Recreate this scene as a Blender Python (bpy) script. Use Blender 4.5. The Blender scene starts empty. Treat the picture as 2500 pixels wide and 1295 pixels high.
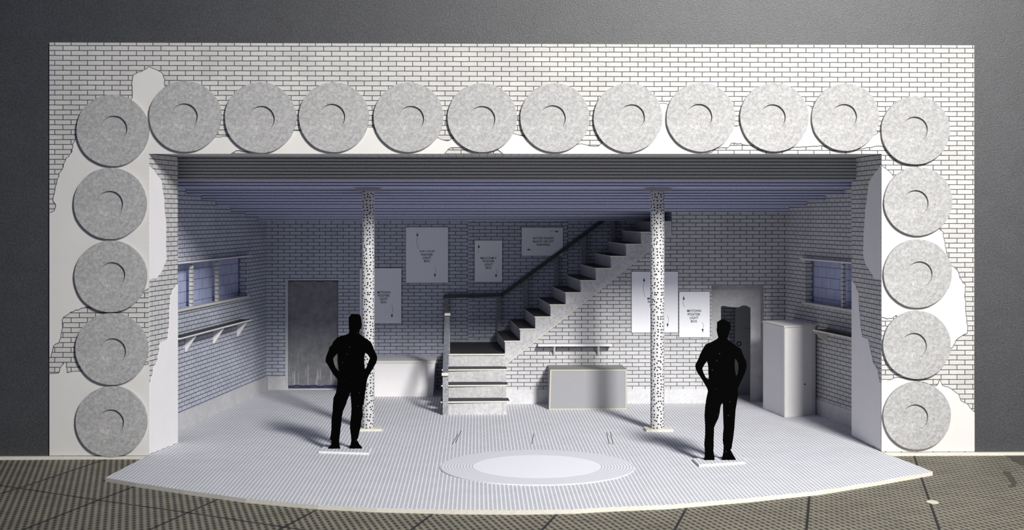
import bpy, math, random
from mathutils import Vector, noise
from mathutils.geometry import tessellate_polygon
random.seed(7)
S = bpy.context.scene
C = S.collection

# ------------------------------------------------------------ camera
F = 3400.0                      # focal length in pixels of the 2500 px wide frame
HZ = 525.0                      # row of the horizon
CAMH = 3.132
YAW = math.radians(1.43)
CAM = Vector((-18.28 * math.sin(YAW), -18.28 * math.cos(YAW), CAMH))
cd = bpy.data.cameras.new('camera')
cd.sensor_width = 36.0
cd.lens = F / 2500 * 36.0
cd.shift_y = -(647.5 - HZ) / 2500
cd.dof.use_dof = True
cd.dof.focus_distance = 19.6
cd.dof.aperture_fstop = 1.3
cam = bpy.data.objects.new('camera', cd)
cam.location = CAM
cam.rotation_euler = (math.pi / 2, 0, -YAW)
C.objects.link(cam)
S.camera = cam

# ------------------------------------------------------------ light
S.view_settings.view_transform = 'Standard'
S.view_settings.look = 'None'
S.view_settings.gamma = 1
S.view_settings.exposure = 0.0
w = bpy.data.worlds.new('world')
S.world = w
w.use_nodes = True
bg = w.node_tree.nodes['Background']
bg.inputs[0].default_value = (0.40, 0.50, 0.86, 1)
bg.inputs[1].default_value = 0.155


def area_lamp(name, loc, target, sx, sy, power, col, spread=math.pi):
    l = bpy.data.lights.new(name, 'AREA')
    l.shape = 'RECTANGLE'
    l.size, l.size_y = sx, sy
    l.energy = power
    l.color = col
    l.spread = spread
    o = bpy.data.objects.new(name, l)
    o.location = loc
    o.rotation_euler = (Vector(target) - Vector(loc)).to_track_quat('-Z', 'Y').to_euler()
    C.objects.link(o)
    return o


area_lamp('desk_lamp_light', (7.7, -18.0, 13.3), (2.3, 1.4, 1.2), 2.8, 4.0, 1450, (1.0, 0.975, 0.94), math.radians(70))


# ------------------------------------------------------------ picture measurements -> places in the set
def ray(px, py):
    a, b = (px - 1250) / F, (HZ - py) / F
    return Vector((a * math.cos(YAW) + math.sin(YAW), -a * math.sin(YAW) + math.cos(YAW), b))


def onz(px, py, z=0.0):
    d = ray(px, py)
    return CAM + d * ((z - CAM.z) / d.z)


def ony(px, py, y=0.0):
    d = ray(px, py)
    return CAM + d * ((y - CAM.y) / d.y)


Z = Vector((0, 0, 1))


class Fr:
    """A flat working frame: u along, v up, n towards the viewer side."""
    def __init__(s, o, u, v, n):
        s.o, s.u, s.v, s.n = Vector(o), Vector(u).normalized(), Vector(v).normalized(), Vector(n).normalized()

    def w(s, u, v, n=0.0):
        return s.o + s.u * u + s.v * v + s.n * n

    def loc(s, p):
        d = p - s.o
        return (d.dot(s.u), d.dot(s.v))

    def px(s, x, y, off=0.0):
        d = ray(x, y)
        t = ((s.o + s.n * off) - CAM).dot(s.n) / d.dot(s.n)
        return s.loc(CAM + d * t)


def yfr(y):
    return Fr((0, y, 0), (1, 0, 0), Z, (0, -1, 0))


# ------------------------------------------------------------ materials
def mat(name, rough=0.75, spec=0.3):
    m = bpy.data.materials.new(name)
    m.use_nodes = True
    n = m.node_tree.nodes
    b = n['Principled BSDF']
    b.inputs['Roughness'].default_value = rough
    b.inputs['Specular IOR Level'].default_value = spec
    return m, n, m.node_tree.links, b


def N(n, t, **kw):
    x = n.new(t)
    for k, v in kw.items():
        setattr(x, k, v)
    return x


def ramp(n, l, src, stops):
    r = n.new('ShaderNodeValToRGB')
    e = r.color_ramp.elements
    while len(e) < len(stops):
        e.new(0.5)
    for k, (p, c) in enumerate(stops):
        e[k].position = p
        e[k].color = (c[0], c[1], c[2], 1)
    l.new(src, r.inputs[0])
    return r.outputs[0]


def g(v, t=(1, 1, 1)):
    return (v * t[0], v * t[1], v * t[2])


def noise_node(n, l, scale, detail=3, vec=None, rough=0.6):
    x = n.new('ShaderNodeTexNoise')
    x.inputs['Scale'].default_value = scale
    x.inputs['Detail'].default_value = detail
    x.inputs['Roughness'].default_value = rough
    if vec is None:
        tc = n.new('ShaderNodeTexCoord')
        vec = tc.outputs['Object']
    l.new(vec, x.inputs['Vector'])
    return x.outputs['Fac']


def mult(n, l, a, b, fac=1.0):
    x = n.new('ShaderNodeMix')
    x.data_type = 'RGBA'
    x.blend_type = 'MULTIPLY'
    x.inputs[0].default_value = fac
    l.new(a, x.inputs[6])
    l.new(b, x.inputs[7])
    return x.outputs[2]


def M1(n, l, op, a, b=None, c=None):
    x = n.new('ShaderNodeMath')
    x.operation = op
    for k, v in enumerate((a, b, c)):
        if v is None:
            continue
        if isinstance(v, (int, float)):
            x.inputs[k].default_value = v
        else:
            l.new(v, x.inputs[k])
    return x.outputs[0]


def mat_paper(name, col, rough=0.7, var=0.05, spec=0.3, scale=9.0, fine=0.0):
    m, n, l, b = mat(name, rough, spec)
    f = noise_node(n, l, scale, 4)
    c = ramp(n, l, f, [(0.3, g(1 - var, col)), (0.7, col)])
    if fine:
        f2 = noise_node(n, l, 55, 2)
        c = mult(n, l, c, ramp(n, l, f2, [(0.35, g(1 - fine)), (0.65, (1, 1, 1))]))
    l.new(c, b.inputs['Base Color'])
    return m


def mat_brick(name, light, dark, mort, off=(0, 0), ms=0.0062, fine=0.16, bw=0.2115, rh=0.0645):
    m, n, l, b = mat(name, 0.8, 0.2)
    uv = n.new('ShaderNodeUVMap')
    mp = n.new('ShaderNodeMapping')
    mp.inputs['Location'].default_value = (off[0], off[1], 0)
    l.new(uv.outputs[0], mp.inputs[0])
    wob = n.new('ShaderNodeTexNoise')
    wob.inputs['Scale'].default_value = 14
    l.new(mp.outputs[0], wob.inputs['Vector'])
    ad = n.new('ShaderNodeVectorMath')
    ad.operation = 'MULTIPLY_ADD'
    l.new(wob.outputs['Color'], ad.inputs[0])
    ad.inputs[1].default_value = (0.006, 0.006, 0)
    l.new(mp.outputs[0], ad.inputs[2])
    t = n.new('ShaderNodeTexBrick')
    l.new(ad.outputs[0], t.inputs['Vector'])
    t.offset = 0.5
    t.inputs['Color1'].default_value = (*light, 1)
    t.inputs['Color2'].default_value = (*dark, 1)
    t.inputs['Mortar'].default_value = (*mort, 1)
    t.inputs['Scale'].default_value = 1.0
    t.inputs['Mortar Size'].default_value = ms
    t.inputs['Mortar Smooth'].default_value = 0.35
    t.inputs['Brick Width'].default_value = bw
    t.inputs['Row Height'].default_value = rh
    f = noise_node(n, l, 70, 2, mp.outputs[0])
    c = mult(n, l, t.outputs[0], ramp(n, l, f, [(0.35, g(1 - fine)), (0.6, (1, 1, 1))]))
    f2 = noise_node(n, l, 2.2, 3, mp.outputs[0])
    c = mult(n, l, c, ramp(n, l, f2, [(0.3, g(0.9)), (0.6, (1, 1, 1))]))
    l.new(c, b.inputs['Base Color'])
    return m


def mat_board(name, c0, c1, scale=22, rough=0.65, spec=0.35, big=True, bump=0.0):
    """mottled grey card"""
    m, n, l, b = mat(name, rough, spec)
    f = noise_node(n, l, scale, 4, rough=0.75)
    c = ramp(n, l, f, [(0.34, c0), (0.66, c1)])
    f2 = noise_node(n, l, 85, 2)
    c = mult(n, l, c, ramp(n, l, f2, [(0.38, g(0.82)), (0.6, (1, 1, 1))]))
    if big:
        f3 = noise_node(n, l, 2.5, 2)
        c = mult(n, l, c, ramp(n, l, f3, [(0.3, g(0.88)), (0.65, (1, 1, 1))]))
    l.new(c, b.inputs['Base Color'])
    if bump:
        bp = n.new('ShaderNodeBump')
        bp.inputs['Strength'].default_value = bump
        bp.inputs['Distance'].default_value = 0.01
        l.new(f2, bp.inputs['Height'])
        l.new(bp.outputs[0], b.inputs['Normal'])
    return m


def mat_dashes(name, light, dark, pu, pv, skew, wu, wv, rot=0.0, soft=0.12, rough=0.7, stain=0.0):
    """printed rows of small slanting dashes"""
    m, n, l, b = mat(name, rough, 0.25)
    geo = n.new('ShaderNodeNewGeometry')
    mp = n.new('ShaderNodeMapping')
    mp.inputs['Rotation'].default_value = (0, 0, rot)
    l.new(geo.outputs['Position'], mp.inputs[0])
    sp = n.new('ShaderNodeSeparateXYZ')
    l.new(mp.outputs[0], sp.inputs[0])
    u = M1(n, l, 'DIVIDE', sp.outputs[0], pu)
    v0 = M1(n, l, 'MULTIPLY_ADD', sp.outputs[0], -skew, sp.outputs[1])
    v = M1(n, l, 'DIVIDE', v0, pv)
    du = M1(n, l, 'ABSOLUTE', M1(n, l, 'SUBTRACT', M1(n, l, 'FRACT', M1(n, l, 'ADD', u, 500.0)), 0.5))
    dv = M1(n, l, 'ABSOLUTE', M1(n, l, 'SUBTRACT', M1(n, l, 'FRACT', M1(n, l, 'ADD', v, 500.0)), 0.5))

    def band(d, wd):
        r = n.new('ShaderNodeMapRange')
        r.inputs['From Min'].default_value = wd / 2 - soft / 2
        r.inputs['From Max'].default_value = wd / 2 + soft / 2
        r.inputs['To Min'].default_value = 1
        r.inputs['To Max'].default_value = 0
        l.new(d, r.inputs['Value'])
        return r.outputs[0]
    k = M1(n, l, 'MULTIPLY', band(du, wu), band(dv, wv))
    c = ramp(n, l, k, [(0.0, light), (1.0, dark)])
    f = noise_node(n, l, 3.0, 4, geo.outputs['Position'])
    c = mult(n, l, c, ramp(n, l, f, [(0.3, g(0.93 - stain)), (0.6, (1, 1, 1))]))
    l.new(c, b.inputs['Base Color'])
    return m


def mat_lines(name, light, dark, period, frac, rough=0.7):
    """parallel printed lines running along u, counted along v of the UV map"""
    m, n, l, b = mat(name, rough, 0.25)
    uv = n.new('ShaderNodeUVMap')
    sp = n.new('ShaderNodeSeparateXYZ')
    l.new(uv.outputs[0], sp.inputs[0])
    fr = M1(n, l, 'FRACT', M1(n, l, 'ADD', M1(n, l, 'DIVIDE', sp.outputs[1], period), 100.0))
    c = ramp(n, l, fr, [(0.0, dark), (frac, dark), (frac + 0.07, g(1.12, light)), (frac + 0.2, light)])
    f = noise_node(n, l, 30, 3, uv.outputs[0])
    c = mult(n, l, c, ramp(n, l, f, [(0.35, g(0.86)), (0.6, (1, 1, 1))]))
    l.new(c, b.inputs['Base Color'])
    return m


def mat_perf(name, light, dark, scale):
    """white tube printed with scattered black dots"""
    m, n, l, b = mat(name, 0.7, 0.25)
    uv = n.new('ShaderNodeUVMap')
    v = n.new('ShaderNodeTexVoronoi')
    v.voronoi_dimensions = '2D'
    v.inputs['Scale'].default_value = scale
    v.inputs['Randomness'].default_value = 0.62
    l.new(uv.outputs[0], v.inputs['Vector'])
    c = ramp(n, l, v.outputs['Distance'], [(0.0, dark), (0.20, dark), (0.28, light)])
    f = noise_node(n, l, 40, 3, uv.outputs[0])
    c = mult(n, l, c, ramp(n, l, f, [(0.35, g(0.78)), (0.6, (1, 1, 1))]))
    l.new(c, b.inputs['Base Color'])
    return m


WHITE = mat_paper('white_card', (0.76, 0.745, 0.755), var=0.03)
CREAM = mat_paper('cut_card_edge', (0.70, 0.68, 0.60), var=0.12, scale=25)
PLASTER = mat_paper('plaster_white', (0.66, 0.648, 0.625), var=0.03, scale=3)
INK = mat_paper('black_ink', (0.02, 0.02, 0.022))
LINE = mat_paper('thin_ink', (0.09, 0.09, 0.09))
BR_F = mat_brick('printed_brick_front', (0.62, 0.61, 0.59), (0.56, 0.555, 0.54), (0.07, 0.07, 0.075), off=(0.03, 0.012))
BR_R = mat_brick('printed_brick_reveal', (0.66, 0.66, 0.65), (0.60, 0.60, 0.60), (0.06, 0.06, 0.065))
BR_I = mat_brick('printed_brick_room', (0.57, 0.60, 0.69), (0.51, 0.54, 0.63), (0.045, 0.045, 0.055))  # blue tint puts some of the ambient light into the brick colour
BR_N = mat_brick('printed_brick_understair', (0.61, 0.61, 0.62), (0.55, 0.55, 0.56), (0.05, 0.05, 0.06), off=(0.1, 0.03))
BLOCK = mat_brick('printed_blocks', (0.44, 0.48, 0.68), (0.42, 0.46, 0.66), (0.03, 0.03, 0.06), ms=0.004, fine=0.05, bw=0.34, rh=0.165)  # blue light behind the windows is painted into the block colour
BASE = mat_board('baseboard_card', (0.62, 0.62, 0.64), (0.70, 0.70, 0.72), scale=14)
DISC = mat_board('grey_disc_card', (0.32, 0.32, 0.325), (0.53, 0.525, 0.515), scale=26, bump=0.25)
STEP = mat_board('grey_step_card', (0.46, 0.46, 0.47), (0.66, 0.65, 0.66), scale=20)
RAIL = mat_board('charcoal_rail_card', (0.035, 0.035, 0.04), (0.10, 0.10, 0.11), scale=40)
POST = mat_board('grey_post_card', (0.20, 0.20, 0.22), (0.38, 0.38, 0.40), scale=40)
SLOPE = mat_board('dark_speckled_rail_card', (0.05, 0.06, 0.09), (0.30, 0.30, 0.33), scale=60)
NEWEL = mat_board('speckled_newel_card', (0.12, 0.13, 0.17), (0.55, 0.55, 0.56), scale=60)
TREAD = mat_board('black_tread_card', (0.022, 0.022, 0.024), (0.05, 0.05, 0.052), scale=30)
MASK = mat_board('dark_masking_card', (0.030, 0.032, 0.036), (0.080, 0.082, 0.088), scale=60, rough=0.47, spec=0.5, bump=0.35)
CEIL = mat_lines('ceiling_lines', (0.58, 0.60, 0.79), (0.012, 0.012, 0.02), 0.044, 0.2)  # blue cast of the ambient light is painted into the ceiling colour
BEAM = mat_lines('beam_lines', (0.46, 0.462, 0.465), (0.012, 0.012, 0.015), 0.0455, 0.2)
FLOOR = mat_dashes('printed_stage_floor', (0.83, 0.84, 0.87), (0.33, 0.34, 0.39), 0.048, 0.0745, 0.8, 0.72, 0.64)
TABLE = mat_dashes('printed_table_paper', (0.245, 0.228, 0.175), (0.045, 0.043, 0.037), 0.072, 0.115, 0.3, 0.52, 0.78, rot=-0.24, soft=0.2, stain=0.15)
PERF = mat_perf('dotted_column_paper', (0.58, 0.58, 0.585), (0.015, 0.015, 0.015), 20)
DOORM = mat_board('grey_door_card', (0.20, 0.205, 0.22), (0.31, 0.315, 0.33), scale=7)
SURR = mat_board('grey_surround_card', (0.50, 0.50, 0.51), (0.60, 0.60, 0.61), scale=10)
GREYB = mat_paper('grey_counter_card', (0.30, 0.30, 0.315), var=0.05, scale=50)
LEAF = mat_paper('grey_leaf_card', (0.40, 0.40, 0.40), var=0.05)
PLASTERR = mat_paper('reveal_white', (0.86, 0.84, 0.855), var=0.03, scale=3)
PSTR = mat_paper('poster_card', (0.90, 0.91, 0.95), var=0.02)
BLUEE = mat_paper('blue_pencil', (0.03, 0.04, 0.13))

# black card with a few pale specks
BLACK, n_, l_, b_ = mat('black_figure_card', 0.95, 0.0)
vo = n_.new('ShaderNodeTexVoronoi')
vo.inputs['Scale'].default_value = 11
tc_ = n_.new('ShaderNodeTexCoord')
l_.new(tc_.outputs['Object'], vo.inputs['Vector'])
l_.new(ramp(n_, l_, vo.outputs['Distance'], [(0.0, (0.06, 0.055, 0.05)), (0.045, (0.06, 0.055, 0.05)), (0.07, (0.0015, 0.0015, 0.0015))]), b_.inputs['Base Color'])

# door card with pale vertical streaks near the floor
DOORS, n_, l_, b_ = mat('streaked_door_card', 0.6, 0.3)
tc_ = n_.new('ShaderNodeTexCoord')
f_ = noise_node(n_, l_, 6, 5, tc_.outputs['Object'], 0.7)
c_ = ramp(n_, l_, f_, [(0.3, (0.15, 0.155, 0.165)), (0.7, (0.27, 0.275, 0.29))])
mp_ = n_.new('ShaderNodeMapping')
mp_.inputs['Scale'].default_value = (9, 1, 0.7)
l_.new(tc_.outputs['Object'], mp_.inputs[0])
s_ = noise_node(n_, l_, 3, 2, mp_.outputs[0])
sp_ = n_.new('ShaderNodeSeparateXYZ')
l_.new(tc_.outputs['Object'], sp_.inputs[0])
mr_ = n_.new('ShaderNodeMapRange')
mr_.inputs['From Min'].default_value = 0.25
mr_.inputs['From Max'].default_value = 0.75
mr_.inputs['To Min'].default_value = 1
mr_.inputs['To Max'].default_value = 0
l_.new(sp_.outputs[2], mr_.inputs['Value'])
k_ = M1(n_, l_, 'MULTIPLY', mr_.outputs[0], M1(n_, l_, 'GREATER_THAN', s_, 0.6))
mx_ = n_.new('ShaderNodeMix')
mx_.data_type = 'RGBA'
l_.new(M1(n_, l_, 'MULTIPLY', k_, 0.6), mx_.inputs[0])
l_.new(c_, mx_.inputs[6])
mx_.inputs[7].default_value = (0.5, 0.5, 0.5, 1)
l_.new(mx_.outputs[2], b_.inputs['Base Color'])

# round mat: fine printed rings
RINGS, n_, l_, b_ = mat('printed_rings', 0.7, 0.25)
tc_ = n_.new('ShaderNodeTexCoord')
ln_ = n_.new('ShaderNodeVectorMath')
ln_.operation = 'LENGTH'
l_.new(tc_.outputs['Object'], ln_.inputs[0])
fr_ = M1(n_, l_, 'FRACT', M1(n_, l_, 'DIVIDE', ln_.outputs['Value'], 0.038))
c_ = ramp(n_, l_, fr_, [(0.0, (0.45, 0.46, 0.50)), (0.22, (0.45, 0.46, 0.50)), (0.4, (0.74, 0.75, 0.80)), (1.0, (0.74, 0.75, 0.80))])
l_.new(c_, b_.inputs['Base Color'])
MATC = mat_paper('mat_centre_paper', (0.80, 0.81, 0.87), var=0.02)


# ------------------------------------------------------------ objects
def empty(name, loc, label, cat, group=None, kind=None):
    o = bpy.data.objects.new(name, None)
    o.empty_display_size = 0.1
    o.location = loc
    C.objects.link(o)
    tag(o, label, cat, group, kind)
    return o


def tag(o, label=None, cat=None, group=None, kind=None):
    if label:
        o['label'] = label
    if cat:
        o['category'] = cat
    if group:
        o['group'] = group
    if kind:
        o['kind'] = kind
    return o


class MB:
    """collects faces in world coordinates, builds ONE mesh object"""
    def __init__(s):
        s.v, s.f, s.uv, s.mi = [], [], [], []

    def face(s, pts, uvs=None, mi=0):
        b = len(s.v)
        s.v += [Vector(p) for p in pts]
        s.f.append(tuple(range(b, b + len(pts))))
        if uvs is None:
            uvs = [(p[0], p[2]) for p in pts]
        s.uv += [tuple(q) for q in uvs]
        s.mi.append(mi)

    def prism(s, fr, loops, n0, n1, mi=0, mside=None, uvoff=(0, 0)):
        """loops: outer + holes in (u,v); solid between n0 (back) and n1 (front)"""
        if mside is None:
            mside = mi
        if not isinstance(loops[0][0], (tuple, list)):
            loops = [loops]
        ls = []
        for k, lp in enumerate(loops):
            a = sum(lp[i][0] * lp[(i + 1) % len(lp)][1] - lp[(i + 1) % len(lp)][0] * lp[i][1] for i in range(len(lp)))
            lp = list(lp)
            if (a > 0) != (k == 0):
                lp.reverse()
            ls.append(lp)
        flat = [p for lp in ls for p in lp]
        tris = tessellate_polygon([[Vector((p[0], p[1], 0)) for p in lp] for lp in ls])
        flip = fr.u.cross(fr.v).dot(fr.n) < 0
        for t in tris:
            q = [flat[i] for i in t]
            a = (q[1][0] - q[0][0]) * (q[2][1] - q[0][1]) - (q[2][0] - q[0][0]) * (q[1][1] - q[0][1])
            if a < 0:
                q.reverse()
            if flip:
                q.reverse()
            uvq = [(p[0] + uvoff[0], p[1] + uvoff[1]) for p in q]
            s.face([fr.w(p[0], p[1], n1) for p in q], uvq, mi)
            s.face([fr.w(p[0], p[1], n0) for p in reversed(q)], list(reversed(uvq)), mi)
        for lp in ls:
            m = len(lp)
            for i in range(m):
                a, b = lp[i], lp[(i + 1) % m]
                pts = [fr.w(a[0], a[1], n0), fr.w(b[0], b[1], n0), fr.w(b[0], b[1], n1), fr.w(a[0], a[1], n1)]
                if abs(b[0] - a[0]) > abs(b[1] - a[1]):
                    uv = [(a[0], n0), (b[0], n0), (b[0], n1), (a[0], n1)]
                else:
                    uv = [(n0, a[1]), (n0, b[1]), (n1, b[1]), (n1, a[1])]
                if flip:
                    pts.reverse()
                    uv.reverse()
                s.face(pts, uv, mside)
        return s

    def box(s, x0, x1, y0, y1, z0, z1, mi=0):
        s.prism(Fr((0, 0, 0), (1, 0, 0), Z, (0, -1, 0)), [(x0, z0), (x1, z0), (x1, z1), (x0, z1)], -y1, -y0, mi)
        return s

    def beam(s, a, b, wx, wz, up=Z, mi=0):
        """square bar from a to b"""
        a, b = Vector(a), Vector(b)
        d = (b - a).normalized()
        sd = d.cross(Vector(up)).normalized()
        u2 = sd.cross(d).normalized()
        fr = Fr(a, sd, u2, -d)
        L = (b - a).length
        s.prism(fr, [(-wx / 2, -wz / 2), (wx / 2, -wz / 2), (wx / 2, wz / 2), (-wx / 2, wz / 2)], -L, 0, mi)
        return s

    def build(s, name, mats, parent=None, loc=None, bevel=0.0):
        if not isinstance(mats, (list, tuple)):
            mats = [mats]
        if parent is not None:
            o0 = Vector((0, 0, 0))
            p = parent
            while p:
                o0 += Vector(p.location)
                p = p.parent
            at = Vector((0, 0, 0))
        else:
            if loc is None:
                mn = [min(v[i] for v in s.v) for i in range(3)]
                mx = [max(v[i] for v in s.v) for i in range(3)]
                loc = ((mn[0] + mx[0]) / 2, (mn[1] + mx[1]) / 2, mn[2])
            o0 = Vector(loc)
            at = o0
        # weld equal points
        idx, vs = {}, []
        rem = []
        for v in s.v:
            k = (round(v[0], 5), round(v[1], 5), round(v[2], 5))
            if k not in idx:
                idx[k] = len(vs)
                vs.append(v - o0)
            rem.append(idx[k])
        fs, uvs, mi = [], [], []
        c = 0
        for f, m in zip(s.f, s.mi):
            g_ = [rem[i] for i in f]
            if len(set(g_)) == len(g_):
                fs.append(g_)
                uvs += s.uv[c:c + len(f)]
                mi.append(m)
            c += len(f)
        me = bpy.data.meshes.new(name)
        me.from_pydata(vs, [], fs)
        ul = me.uv_layers.new(name='UVMap')
        k = 0
        for p in me.polygons:
            for li in p.loop_indices:
                if k < len(uvs):
                    ul.data[li].uv = uvs[k]
                k += 1
        for m in mats:
            me.materials.append(m)
        me.polygons.foreach_set('material_index', mi)
        me.update()
        o = bpy.data.objects.new(name, me)
        o.location = at
        C.objects.link(o)
        if parent is not None:
            o.parent = parent
        if bevel:
            b = o.modifiers.new('soft_edges', 'BEVEL')
            b.width = bevel
            b.segments = 2
            b.limit_method = 'ANGLE'
        return o


def jag(pts, amp, closed=True, seed=1, step=0.06, fixed=None):
    """roughen an outline a little; fixed(p,q) tells straight sides"""
    rnd = random.Random(seed)
    out = []
    m = len(pts)
    for i in range(m if closed else m - 1):
        a, b = pts[i], pts[(i + 1) % m]
        out.append(a)
        if fixed and fixed(a, b):
            continue
        L = math.dist(a, b)
        k = int(L / step)
        for j in range(1, k + 1):
            t = j / (k + 1)
            nx, ny = -(b[1] - a[1]) / L, (b[0] - a[0]) / L
            d = rnd.uniform(-amp, amp)
            out.append((a[0] + (b[0] - a[0]) * t + nx * d, a[1] + (b[1] - a[1]) * t + ny * d))
    if not closed:
        out.append(pts[-1])
    return out


def stripline(mb, fr, pts, width, n0, n1, mi=0):
    for a, b in zip(pts[:-1], pts[1:]):
        L = math.dist(a, b)
        if L < 1e-5:
            continue
        nx, ny = -(b[1] - a[1]) / L * width / 2, (b[0] - a[0]) / L * width / 2
        mb.prism(fr, [(a[0] - nx, a[1] - ny), (b[0] - nx, b[1] - ny), (b[0] + nx, b[1] + ny), (a[0] + nx, a[1] + ny)], n0, n1, mi)


def text_part(name, txt, fr, cx, cy, cap, parent, off, width=None):
    """lettering as a thin mesh; cx,cy centre of the line, cap = capital height"""
    cu = bpy.data.curves.new(name, 'FONT')
    cu.body = txt
    cu.size = 1.0
    cu.align_x = 'CENTER'
    cu.extrude = 0.0
    cu.offset = 0.018
    t = bpy.data.objects.new(name, cu)
    C.objects.link(t)
    dg = bpy.context.evaluated_depsgraph_get()
    me = bpy.data.meshes.new_from_object(t.evaluated_get(dg))
    C.objects.unlink(t)
    bpy.data.objects.remove(t)
    xs = [v.co.x for v in me.vertices]
    ys = [v.co.y for v in me.vertices]
    h = max(ys) - min(ys)
    sy = cap / h
    sx = (width / (max(xs) - min(xs))) if width else sy
    x0, y0 = (max(xs) + min(xs)) / 2, (max(ys) + min(ys)) / 2
    o0 = Vector((0, 0, 0))
    p = parent
    while p:
        o0 += Vector(p.location)
        p = p.parent
    for v in me.vertices:
        v.co = fr.w(cx + (v.co.x - x0) * sx, cy + (v.co.y - y0) * sy, off) - o0
    me.materials.clear()
    me.materials.append(INK)
    o = bpy.data.objects.new(name, me)
    o.parent = parent
    C.objects.link(o)
    return o


# ============================================================ large structure
YN, YD = 4.78, 6.75             # nearer and deeper back wall
FF = yfr(0.0)                   # face of the brick front
ZT = 5.378                      # its top
ZO = 3.938                      # top of the opening


def fp(x, y):
    return FF.px(x, y)


# ---- table
TZ = -0.05
mb = MB()
ft = Fr((0, 0, TZ), (1, 0, 0), (0, 1, 0), Z)
mb.prism(ft, [(-9, -9.5), (9, -9.5), (9, 9), (-9, 9)], -0.25, 0)
table = tag(mb.build('tabletop', TABLE), 'olive brown tabletop paper printed with dots and long thin lines under the whole model', 'tabletop')
table['kind'] = 'structure'


def tp(x, y):
    return ft.loc(onz(x, y, TZ))


LN = [[(0, 1207), (67, 1186), (246, 1126), (300, 1110)], [(-40, 1180), (0, 1186), (246, 1223), (448, 1251), (700, 1289), (760, 1298)],
      [(55, 1296), (70, 1289), (246, 1220), (325, 1190), (400, 1165)], [(350, 1300), (364, 1295), (532, 1220), (560, 1208)],
      [(670, 1302), (680, 1295), (782, 1241), (800, 1232)], [(995, 1302), (1003, 1295), (1061, 1252), (1075, 1242)],
      [(1316, 1302), (1323, 1295), (1361, 1254), (1370, 1244)], [(1644, 1302), (1647, 1295), (1678, 1238), (1684, 1228)],
      [(1968, 1302), (1969, 1295), (1976, 1213), (1978, 1190)], [(2295, 1302), (2293.6, 1295), (2250, 1169), (2231, 1111)]]
for ln in LN:
    m = MB()
    stripline(m, ft, [tp(*p) for p in ln], 0.028, -0.002, 0.0015)
    m.build('printed_line', INK, table)
for ln in [[(1880, 1236), (1900, 1238), (2116, 1262), (2356, 1293.6), (2420, 1301)], [(2164, 1193), (2250, 1200), (2476, 1221), (2520, 1226)], [(2212, 1125), (2330, 1134), (2500, 1150)], [(1380, 1268), (1560, 1282), (1700, 1300)]]:
    m = MB()
    stripline(m, ft, [tp(*p) for p in ln], 0.014, -0.002, 0.0012)
    m.build('faint_printed_line', LINE, table)
m = MB()
m.prism(ft, [tp(2277 + 15 * math.cos(a), 1227 + 4.5 * math.sin(a) + 2 * math.cos(a)) for a in [k * math.pi / 8 for k in range(16)]], -0.001, 0.002)
m.build('paint_fleck', mat_paper('pale_paint', (0.62, 0.60, 0.46)), table)
STAIN = mat_paper('brown_stain', (0.085, 0.08, 0.065), var=0.3)
m = MB()
m.prism(ft, jag([tp(*p) for p in [(2450, 1150), (2466, 1152), (2470, 1160), (2478, 1170), (2483, 1178), (2481, 1187), (2474, 1191), (2460, 1188), (2469, 1184), (2466, 1176), (2459, 1166), (2448, 1158)]], 0.01), -0.001, 0.002)
m.prism(ft, jag([tp(*p) for p in [(2455, 1112), (2500, 1106), (2560, 1106), (2560, 1140), (2500, 1140), (2470, 1124)]], 0.02), -0.001, 0.002)
m.build('dark_stain', STAIN, table)

# ---- masking board round the brick front
fm = yfr(0.03)
a0, a1 = fp(363.5, 700)[0], fp(2152.5, 700)[0]
mb = MB()
mb.prism(fm, [(-8.2, TZ), (a0 - 0.1, TZ), (a0 - 0.1, ZO + 0.1), (a1 + 0.1, ZO + 0.1), (a1 + 0.1, TZ), (8.2, TZ), (8.2, 7.2), (-8.2, 7.2)], -0.04, 0)
wo = mb.build('wall_surround', MASK)
tag(wo, 'dark charcoal card wall surrounding the white brick front', 'wall', kind='structure')
for nm, x0, x1 in (('trim_1', -8.2, a0 - 0.01), ('trim_2', a1 + 0.01, 8.2)):
    mb = MB()
    mb.box(x0, x1, -0.05, 0.02, TZ, -0.012)
    tag(mb.build(nm, CREAM), kind='structure')

# ---- brick front with the wide opening
x0, x1 = fp(120.5, 700)[0], fp(2378.5, 700)[0]
mb = MB()
outer = [(x0, -0.008), (a0, -0.008), (a0, ZO), (a1, ZO), (a1, -0.008), (x1, -0.008), (x1, ZT), (x0, ZT)]
mb.prism(FF, outer, -0.029, 0, 0, 1)
front = tag(mb.build('wall_front', [BR_F, CREAM]), 'white printed brick front wall with torn plaster areas around the wide opening', 'wall', kind='structure')

STR = (363.5, 121, 2152, 2379)


def plaster(poly, seed, parent, fr, conv, straightx, straighty=(), lined=True):
    pts = [conv(*p) for p in poly]
    bad = set()
    m = len(poly)
    for i in range(m):
        a, b = poly[i], poly[(i + 1) % m]
        if any(abs(a[0] - sx) < 1.2 and abs(b[0] - sx) < 1.2 for sx in straightx) or any(abs(a[1] - sy) < 1.2 and abs(b[1] - sy) < 1.2 for sy in straighty):
            bad.add((pts[i], pts[(i + 1) % m]))
    full, runs, run = [], [], []
    rnd = random.Random(seed)
    for i in range(m):
        a, b = pts[i], pts[(i + 1) % m]
        seg = [a, b] if (a, b) in bad else jag([a, b], 0.009, False, seed * 31 + i, 0.05)
        full += seg[:-1]
        if (a, b) in bad:
            if len(run) > 1:
                runs.append(run)
            run = []
        else:
            run = (run or [seg[0]]) + seg[1:]
    if len(run) > 1:
        runs.append(run)
    q = MB()
    q.prism(fr, full, 0.0, 0.006, 0)
    for r in (runs if lined else []):
        stripline(q, fr, r, 0.0075, 0.0, 0.0072, 1)
    return q.build('plaster_area', [PLASTER if lined else PLASTERR, LINE], parent)


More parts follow.
